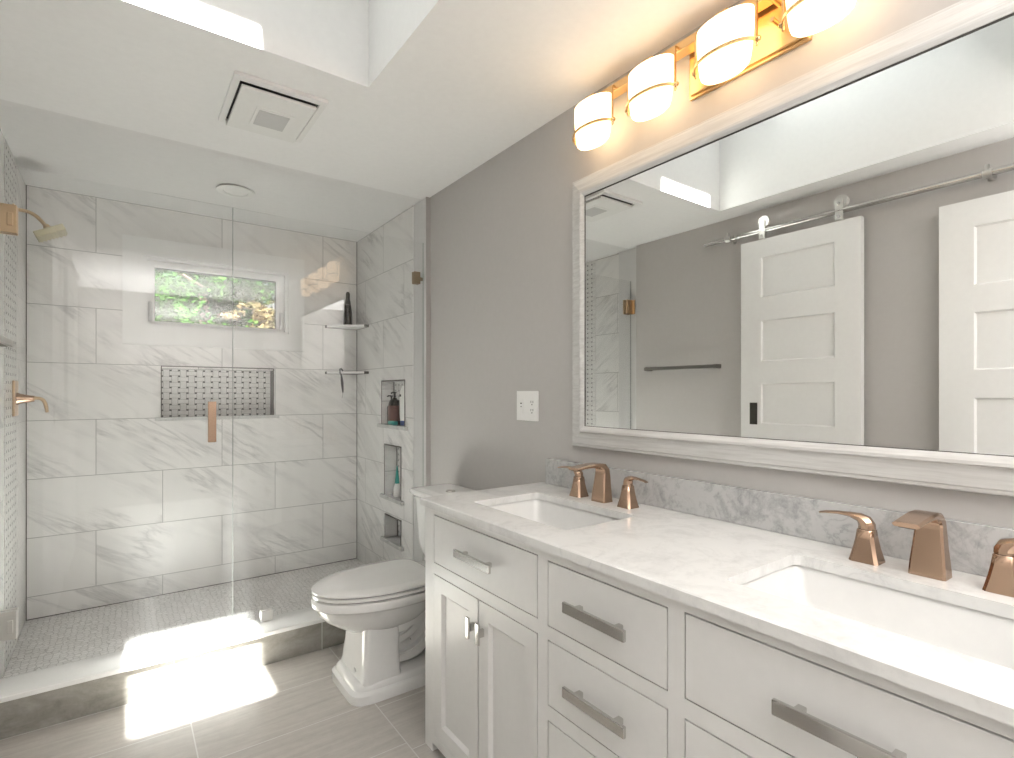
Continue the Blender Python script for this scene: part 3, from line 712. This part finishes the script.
# countertop with two rectangular openings, and backsplash
CT = .891
S1 = (1.083, 1.568); S2 = (.126, .611); SX = (.988, 1.285)
def rrect(x0, x1, y0, y1, z, r=.02, n=5):
    out = []
    for cx, cy, a0 in ((x1 - r, y1 - r, 0), (x0 + r, y1 - r, 90), (x0 + r, y0 + r, 180), (x1 - r, y0 + r, 270)):
        for k in range(n + 1):
            a = math.radians(a0 + 90 * k / n); out.append((cx + r * math.cos(a), cy + r * math.sin(a), z))
    return out
def plate_with_rounded_holes(x0, x1, y0, y1, zb, zt, hs, ch=.003):
    bm = bmesh.new()
    for z in (zb, zt):
        i = ch if z == zt else 0
        outer = [bm.verts.new(p) for p in ((x0 + i, y0 + i, z), (x1 - i, y0 + i, z), (x1 - i, y1 - i, z), (x0 + i, y1 - i, z))]
        es = [bm.edges.new((outer[k], outer[(k + 1) % 4])) for k in range(4)]
        for h in hs:
            vs = [bm.verts.new(p) for p in rrect(*h, z)]
            es += [bm.edges.new((vs[k], vs[(k + 1) % len(vs)])) for k in range(len(vs))]
        bmesh.ops.triangle_fill(bm, use_beauty=True, use_dissolve=False, edges=es)
    o0 = [(x0, y0), (x1, y0), (x1, y1), (x0, y1)]
    rings(bm, [[(x, y, zb) for x, y in o0], [(x, y, zt - ch) for x, y in o0], [(x0 + ch, y0 + ch, zt), (x1 - ch, y0 + ch, zt), (x1 - ch, y1 - ch, zt), (x0 + ch, y1 - ch, zt)]], False, False)
    for h in hs: rings(bm, [rrect(*h, zb), rrect(*h, zt)], False, False)
    return bm
ct = obj('countertop', plate_with_rounded_holes(.8715, XR - .001, -.03, 1.738, ZT + .0005, CT, [(*SX, *S1), (*SX, *S2)]), M['counter'], origin=(1.17, .86, CT))
tag(ct, 'polished white marble countertop lying on the vanity with two sink cutouts', 'countertop')
bs = obj('backsplash', B(1.4375, XR - .001, -.03, 1.704, CT + .0005, .9966, bevel=.0015), M['splash'], origin=(1.447, .86, CT))
tag(bs, 'grey veined marble backsplash strip along the wall behind the faucets', 'backsplash')
def basin(S, lb):
    bm = bmesh.new(); e = .006; x0, x1 = SX; y0, y1 = S
    zb = ZT - .0005
    rs = [rrect(x0 - .02, x1 + .02, y0 - .02, y1 + .02, zb, .03), rrect(x0 - e + .001, x1 + e, y0 - e, y1 + e, zb, .022), rrect(x0 - .001, x1 + .001, y0 - .001, y1 + .001, zb - .012, .026), rrect(x0 + .008, x1 - .008, y0 + .010, y1 - .010, zb - .075, .034), rrect(x0 + .03, x1 - .03, y0 + .05, y1 - .05, zb - .108, .045),
          rrect(x0 + .07, x1 - .07, y0 + .13, y1 - .13, zb - .118, .05), rrect(x0 + .12, x1 - .12, y0 + .21, y1 - .21, zb - .122, .025)]
    rings(bm, rs, False, True)
    o2 = [rrect(x0 - .02, x1 + .02, y0 - .02, y1 + .02, zb, .03), rrect(x0 - .012, x1 + .012, y0 - .012, y1 + .012, zb - .10, .04), rrect(x0 + .03, x1 - .03, y0 + .05, y1 - .05, zb - .135, .05)]
    rings(bm, o2, False, True)
    s = obj('sink', bm, M['basin'], origin=((x0 + x1) / 2, (y0 + y1) / 2, zb - .135), smooth=True); tag(s, lb, 'sink', 'undermount sinks in the countertop')
    bm = bmesh.new(); lathe(bm, [(.022, 0), (.022, .003), (.018, .004), (.016, .001)], ((x0 + x1) / 2, (y0 + y1) / 2, zb - .1218), n=24); obj('drain', bm, M['bronze'], s, smooth=True)
basin(S1, 'rectangular white undermount sink at the far end, nearer the toilet')
basin(S2, 'rectangular white undermount sink nearest the viewer')

def faucet(yc, lb, sp_=.1135):
    z = CT + .0004
    f = thing('faucet', lb, 'faucet', (1.36, yc, z), 'bronze faucets behind the sinks')
    # spout: tall tapering rectangular column that bends into a flat waterfall lip
    path = [(1.360, 0, 0), (1.360, 0, .03), (1.362, 0, .06), (1.364, 0, .09), (1.363, 0, .110), (1.353, 0, .1225), (1.334, 0, .128), (1.30, 0, .1295), (1.262, 0, .1275), (1.222, 0, .1235)]
    dep = [.048, .043, .038, .034, .029, .024, .016, .012, .010, .009]; wid = [.064, .060, .054, .049, .047, .046, .046, .047, .046, .046]
    bm = bmesh.new(); rs = []
    for i, (x, _, h) in enumerate(path):
        a = Vector(path[max(i - 1, 0)]); b_ = Vector(path[min(i + 1, len(path) - 1)]); t = (b_ - a).normalized()
        nrm = Vector((t.z, 0, -t.x)); W = wid[i] / 2; D_ = dep[i] / 2; c = .004
        oc = [(-W + c, -D_), (W - c, -D_), (W, -D_ + c), (W, D_ - c), (W - c, D_), (-W + c, D_), (-W, D_ - c), (-W, -D_ + c)]
        rs.append([Vector((x, yc, z + h)) + Vector((0, 1, 0)) * p + nrm * q for p, q in oc])
    rings(bm, rs); sp = obj('spout', bm, M['bronze'], f, smooth=True)
    obj('aerator', B(1.228, 1.243, yc - .014, yc + .014, z + .1165, z + .1205), M['trim_dark'], sp)
    for s in (1, -1):
        hy = yc + s * sp_; bm = bmesh.new()
        def sq(cz, hw, hd, x=1.362, c=.006): return [(x + a, hy + b_, z + cz) for a, b_ in ((-hd + c, -hw), (hd - c, -hw), (hd, -hw + c), (hd, hw - c), (hd - c, hw), (-hd + c, hw), (-hd, hw - c), (-hd, -hw + c))]
        rings(bm, [sq(0, .0295, .027), sq(.012, .0265, .0245), sq(.03, .0225, .021), (sq(.05, .0188, .0185)), sq(.070, .0165, .017), sq(.0715, .0155, .016)])
        h = obj('handle_base', bm, M['bronze'], f, smooth=True)
        bm = bmesh.new()
        pts = [(1.362, hy, z + .0725), (1.362, hy, z + .080), (1.360, hy + s * .004, z + .089), (1.358, hy + s * .014, z + .0965), (1.354, hy + s * .032, z + .1005), (1.350, hy + s * .055, z + .101), (1.346, hy + s * .078, z + .099), (1.344, hy + s * .092, z + .096)]
        hw = [.0155, .0155, .015, .013, .010, .0085, .008, .0075]; hd = [.016, .0158, .0145, .009, .005, .0035, .003, .0022]; rs = []
        for i, p in enumerate(pts):
            a = Vector(pts[max(i - 1, 0)]); b_ = Vector(pts[min(i + 1, len(pts) - 1)]); t = (b_ - a).normalized()
            side = Vector((1, 0, 0)); nr = t.cross(side).normalized(); side = nr.cross(t)
            oc = [(math.cos(q) , math.sin(q)) for q in [math.radians(22.5 + 45 * k) for k in range(8)]]
            rs.append([Vector(p) + side * (u_ * hw[i] * 1.08) + nr * (v_ * hd[i] * 1.08) for u_, v_ in oc])
        rings(bm, rs); obj('lever', bm, M['bronze'], h, smooth=True)
faucet(1.305, 'bronze widespread faucet at the far sink, nearer the toilet', .117)
faucet(.373, 'bronze widespread faucet at the sink nearest the viewer', .116)

# ------------------------------------------------------------------ mirror
MY0, MY1, MZ0, MZ1 = .14, 1.5345, 1.063, 2.1015
IY0, IY1, IZ0, IZ1 = MY0 + .0815, 1.453, 1.1445, 2.025
mi_ = thing('wall_mirror', 'wide rectangular mirror in a whitewashed wooden frame above the vanity', 'mirror', (XR - .02, (MY0 + MY1) / 2, MZ0))
bm = bmesh.new()
pr = [(XR - .001, 0), (XR - .020, 0), (XR - .026, .003), (XR - .026, .010), (XR - .030, .013), (XR - .036, .056), (XR - .046, .061), (XR - .046, .068), (XR - .040, .0815), (XR - .001, .0815)]
rs = []
for cy, cz, sy, sz in ((MY0, MZ0, 1, 1), (MY1, MZ0, -1, 1), (MY1, MZ1, -1, -1), (MY0, MZ1, 1, -1)):
    rs.append([(x, cy + sy * d, cz + sz * d * (.0815 / .0815)) for x, d in pr])
rs.append(rs[0]); rings(bm, rs, False, False)
obj('frame', bm, M['frame'], mi_)
obj('mirror_glass', B(1.4215, 1.4275, MY0 + .075, IY1 + .006, MZ0 + .075, MZ1 - .075), M['mirror'], mi_)
bm = bmesh.new(); slab_holes(bm, 'x', 1.4205, 1.4214, (MY0 + .078, IY1 + .002), (MZ0 + .078, MZ1 - .078), [(MY0 + .084, IY1 - .0045, MZ0 + .0835, MZ1 - .086)])
obj('glass_edge', bm, M['trim_dark'], mi_)

# ------------------------------------------------------------------ vanity light
vl = thing('vanity_light', 'brass four light wall sconce with glowing opal glass shades above the mirror', 'wall lamp', (XR, .97, 2.2))
obj('backplate', B(1.436, XR - .001, .655, 1.004, 2.200, 2.345, bevel=.003), M['fixture'], vl)
obj('backplate_rim', B(1.445, XR - .001, .648, 1.011, 2.192, 2.352, bevel=.002), M['fixture'], vl)
obj('rail', B(1.384, 1.424, .49, 1.450, 2.322, 2.350, bevel=.002), M['fixture'], vl)
for y in (.72, .94):
    bm = bmesh.new(); lathe(bm, [(.012, -.012), (.012, .035)], (1.402, y, 2.325), 'x', 14); obj('arm', bm, M['fixture'], vl, smooth=True)
    bm = bmesh.new(); lathe(bm, [(.006, -.02), (.006, .03)], (1.41, y, 2.26), 'x', 12); obj('thumb_screw', bm, M['fixture'], vl, smooth=True)
for yc in (1.354, 1.098, .841, .586):
    bm = bmesh.new(); cx = 1.366
    rs = []
    for z, k in ((2.162, .58), (2.165, .74), (2.172, .84), (2.184, .89), (2.21, .94), (2.26, 1.0), (2.310, 1.0), (2.311, .96), (2.312, .5)):
        rs.append([(cx + .044 * k * math.cos(2 * math.pi * q / 32), yc + .084 * k * math.sin(2 * math.pi * q / 32), z) for q in range(32)])
    rings(bm, rs); s = obj('lamp_shade', bm, M['shade'], vl, smooth=True)
    bm = bmesh.new()
    arc = [(cx + .002 - .052 * math.sin(a), yc + .092 * math.cos(a), 2.213) for a in [math.pi * q / 20 for q in range(21)]]
    sweep(bm, arc, rect(.003, .009)); 
    obj('shade_band', bm, M['fixture'], vl)
    for sgn in (-1, 1):
        bm = bmesh.new(); y = yc + sgn * .0925
        box(bm, cx - .003, cx + .003, y - .002, y + .002, 2.205, 2.33); lathe(bm, [(.004, -.003), (.007, 0), (.007, .008), (.004, .011)], (cx, y + (0 if sgn > 0 else -.008), 2.213), 'y', 10); lathe(bm, [(.003, 0), (.005, .006), (.003, .012)], (cx, y, 2.196), 'z', 10)
        box(bm, cx, 1.40, y - .002, y + .002, 2.325, 2.333)
        obj('shade_post', bm, M['fixture'], vl)
    obj('shade_socket', B(cx - .02, 1.40, yc - .02, yc + .02, 2.3125, 2.334, bevel=.003), M['fixture'], vl)

# ------------------------------------------------------------------ outlet
ou = thing('outlet_plate', 'white two gang outlet and switch plate on the grey wall', 'outlet', (XR, 1.846, 1.148))
obj('cover_plate', B(XR - .006, XR - .0005, 1.770, 1.922, 1.148, 1.280, bevel=.002), M['plastic'], ou)
def socket(yc):
    s = obj('socket', B(XR - .008, XR - .006, yc - .018, yc + .018, 1.178, 1.250, bevel=.001), M['plastic'], ou)
    bm = bmesh.new()
    for zc in (1.232, 1.196):
        for dy in (-.007, .007): box(bm, XR - .0088, XR - .0079, yc + dy - .0012, yc + dy + .0012, zc - .005, zc + .005)
        lathe(bm, [(.0028, -.0009), (.0028, 0)], (XR - .0079, yc, zc - .012), 'x', 8)
    obj('slots', bm, M['black'], s)
socket(1.808)
s = obj('switch', B(XR - .0085, XR - .006, 1.868, 1.902, 1.180, 1.248, bevel=.001), M['plastic'], ou)
bm = bmesh.new(); box(bm, XR - .0098, XR - .0084, 1.880, 1.890, 1.222, 1.227); box(bm, XR - .0095, XR - .0084, 1.882, 1.888, 1.208, 1.212); obj('switch_button', bm, M['black'], s)

# ------------------------------------------------------------------ ceiling fan grille and downlight
fn = thing('exhaust_fan', 'square white ceiling exhaust fan grille with a small light lens', 'exhaust fan', (.49, 2.28, CZ))
bm = bmesh.new(); slab_holes(bm, 'z', CZ - .014, CZ - .0005, (.322, .652), (2.085, 2.488), [(.345, .629, 2.118, 2.465)])
obj('grille_frame', bm, M['plastic'], fn)
obj('duct', B(.345, .629, 2.118, 2.465, CZ - .004, CZ - .0006), M['black'], fn)
obj('cover', B(.352, .622, 2.136, 2.485, CZ - .026, CZ - .012, bevel=.004), M['plastic'], fn)
ln = obj('lens_frame', B(.425, .565, 2.245, 2.41, CZ - .0285, CZ - .0258, bevel=.001), M['plastic'], fn)
obj('lens', B(.438, .552, 2.262, 2.394, CZ - .030, CZ - .0283), M['offwhite'], ln)
dl = thing('recessed_downlight', 'small round recessed downlight in the shower ceiling', 'ceiling light', (.515, 3.30, SZ))
bm = bmesh.new(); lathe(bm, [(.098, -.0005), (.098, -.004), (.090, -.007), (.064, -.006), (.060, -.001)], (.515, 3.30, SZ), n=40, caps=(False, False)); obj('trim_ring', bm, M['plastic'], dl, smooth=True)
bm = bmesh.new(); lathe(bm, [(.060, -.0012), (.056, -.0022)], (.515, 3.30, SZ), n=40, caps=(True, True)); obj('lens', bm, M['plastic'], dl, smooth=True)

# ------------------------------------------------------------------ sliding barn door, rail, second door, towel bar on the left wall
def slab_door(parent, xf, th, y0, y1, z0, z1, stile, panels):
    bm = bmesh.new(); hs = [(y0 + stile[0], y1 - stile[1], a, b_) for a, b_ in panels]
    slab_holes(bm, 'x', xf - th, xf, (y0, y1), (z0, z1), hs)
    for h in hs:
        A = [(xf, h[0], h[2]), (xf, h[1], h[2]), (xf, h[1], h[3]), (xf, h[0], h[3])]; q = .008
        C_ = [(xf - .011, h[0] + q, h[2] + q), (xf - .011, h[1] - q, h[2] + q), (xf - .011, h[1] - q, h[3] - q), (xf - .011, h[0] + q, h[3] - q)]
        rings(bm, [A, C_], False, True)
        box(bm, xf - th + .004, xf - .013, h[0], h[1], h[2], h[3])
    return obj('door_slab', bm, M['white'], parent)
DX = XL + .080
d1 = thing('door_1', 'white five panel sliding barn door hanging from the metal rail', 'door', (DX, 1.49, .03), kind='structure')
slab_door(d1, DX, .038, 1.158, 1.828, .03, 2.207, (.128, .128), [(1.854, 2.100), (1.465, 1.714), (1.084, 1.332), (.70, .945), (.24, .56)])
bm = bmesh.new(); slab_holes(bm, 'x', DX, DX + .002, (1.722, 1.770), (1.078, 1.212), [(1.730, 1.762, 1.088, 1.202)]); box(bm, DX - .001, DX + .0008, 1.730, 1.762, 1.088, 1.202)
obj('flush_pull', bm, M['trim_dark'], d1)
for y in (1.69, 1.262):
    bm = bmesh.new(); box(bm, DX + .0005, DX + .008, y - .020, y + .020, 2.209, 2.322, bevel=.003); box(bm, DX - .03, DX + .0005, y - .020, y + .020, 2.2075, 2.213)
    hg = obj('hanger', bm, M['nickel'], d1)
    bm = bmesh.new(); lathe(bm, [(.034, -.016), (.034, -.013), (.026, -.008), (.026, -.002), (.034, .003), (.034, .006)], (DX - .003, y - .008, 2.312), 'x', 24); obj('wheel', bm, M['nickel'], hg, smooth=True)
    bm = bmesh.new(); 
    for z in (2.230, 2.300): lathe(bm, [(.008, .008), (.008, .012)], (DX, y, z), 'x', 12)
    obj('bolts', bm, M['chrome'], hg, smooth=True)
rl = thing('barn_door_rail', 'round brushed metal barn door rail on the wall facing the mirror', 'door rail', (XL, 1.0, 2.262))
bm = bmesh.new(); lathe(bm, [(.0145, -.30), (.0145, 2.085)], (DX - .006, 0, 2.262), 'y', 18); obj('rail_bar', bm, M['chrome'], rl, smooth=True)
for y in (1.915, .655, -.2):
    bm = bmesh.new(); lathe(bm, [(.018, 0), (.014, .01), (.011, .02), (.011, .07)], (XL + .001, y, 2.262), 'x', 16); lathe(bm, [(.020, -.016), (.020, .016)], (DX - .006, y, 2.262), 'y', 18); box(bm, DX - .004, DX + .012, y - .008, y + .008, 2.25, 2.30, bevel=.003)
    obj('rail_bracket', bm, M['nickel'], rl, smooth=True)
bm = bmesh.new(); lathe(bm, [(.017, -.008), (.017, .008)], (DX - .006, 1.86, 2.262), 'y', 14); obj('rail_stop', bm, M['nickel'], rl, smooth=True)
d2 = thing('door_2', 'white panelled door standing nearer the viewer in the mirror', 'door', (DX, .45, .01), kind='structure')
slab_door(d2, DX, .040, .065, .829, .01, 2.158, (.128, .128), [(1.764, 2.035), (1.376, 1.641), (.99, 1.25), (.60, .86), (.20, .48)])
tb = thing('towel_bar', 'square dark metal towel bar on the wall facing the mirror', 'towel bar', (XL, 2.32, 1.45))
obj('bar', B(XL + .055, XL + .069, 2.010, 2.605, 1.438, 1.462, bevel=.002), M['dark_nickel'], tb)
for y in (2.025, 2.59): obj('bar_post', B(XL + .0005, XL + .056, y - .012, y + .012, 1.436, 1.464, bevel=.002), M['dark_nickel'], tb)

# ------------------------------------------------------------------ outside: lawn and trees
tag(obj('ground', B(-12, 16, 4.6, 30, -0.7, -0.5), M['grass']), kind='structure', label='ground outside the window')
def tree(cx, cy, r, zc, n, mat, name, lb, size, trunk_r=.12, flat=False):
    t_ = thing(name, lb, 'tree', (cx, cy, -.5), 'trees outside the window')
    bm = bmesh.new(); tube(bm, [(cx, cy, -.5), (cx + .05, cy, .8), (cx - .05, cy + .05, zc)], trunk_r, 10, scale=[1.3, 1, .6])
    for k in range(14):
        a = random.uniform(0, 6.28); e = random.uniform(-.2, .9); z0 = random.uniform(.8, zc)
        d = Vector((math.cos(a) * math.cos(e), math.sin(a) * math.cos(e), math.sin(e))) * r * .8
        p = Vector((cx, cy, z0)); tube(bm, [p, p + d * .5 + Vector((0, 0, .1)), p + d], trunk_r * .3, 6, scale=[1, .6, .2])
    obj('trunk', bm, M['bark'], t_, smooth=True)
    bm = bmesh.new()
    clumps = [(Vector((random.gauss(0, .42), random.gauss(0, .42), random.gauss(0, .42))) * r, random.uniform(.16, .34) * r) for _ in range(60)]
    for k in range(n):
        c, cr = random.choice(clumps)
        if c.length > r: c = c.normalized() * r
        d = Vector((random.gauss(0, 1), random.gauss(0, 1), random.gauss(0, 1))).normalized() * cr * random.uniform(.6, 1)
        if flat: d.z *= .25
        p = Vector((cx, cy, zc)) + c + d
        u = Vector((random.gauss(0, 1), random.gauss(0, 1), random.gauss(0, .5))).normalized()
        nrm = (d.normalized() + Vector((random.gauss(0, .5), random.gauss(0, .5), random.gauss(.4, .5)))).normalized()
        v_ = u.cross(nrm)
        if v_.length < .1: continue
        v_.normalize(); s = size * random.uniform(.6, 1.3)
        bm.faces.new([bm.verts.new(q) for q in (p - u * s, p - u * s * .2 - v_ * s * .5 + nrm * s * .1, p + u * s, p - u * s * .2 + v_ * s * .5 + nrm * s * .1)])
    me = bpy.data.meshes.new('foliage'); bmesh.ops.translate(bm, vec=-ORG[t_], verts=bm.verts); bm.to_mesh(me); bm.free(); me.materials.append(mat)
    o = bpy.data.objects.new('foliage', me); col.objects.link(o); o.parent = t_
tree(1.05, 9.3, 1.35, 2.9, 16000, M['leaf_green'], 'leafy_tree', 'bright green leafy tree filling the middle of the window view', .042)
tree(.35, 13.0, 1.9, 3.6, 8000, M['leaf_blue'], 'silvery_tree', 'cool silvery green tree at the left of the window view', .09)
tree(1.36, 6.8, .42, 1.98, 2400, M['leaf_pale'], 'pale_shrub', 'pale cream and orange tipped shrub at the right of the window view', .045, .04, True)
tree(6.2, 14.5, 2.2, 3.6, 8000, M['leaf_green'], 'distant_tree', 'darker green tree behind the pale shrub', .09)
tree(-2.8, 18, 3.0, 4.2, 8000, M['leaf_green'], 'distant_tree', 'dense green tree farthest back at the left', .12)
tree(2.6, 25, 3.2, 4.8, 9000, M['leaf_green'], 'distant_tree', 'dense green tree farthest back in the middle', .12)
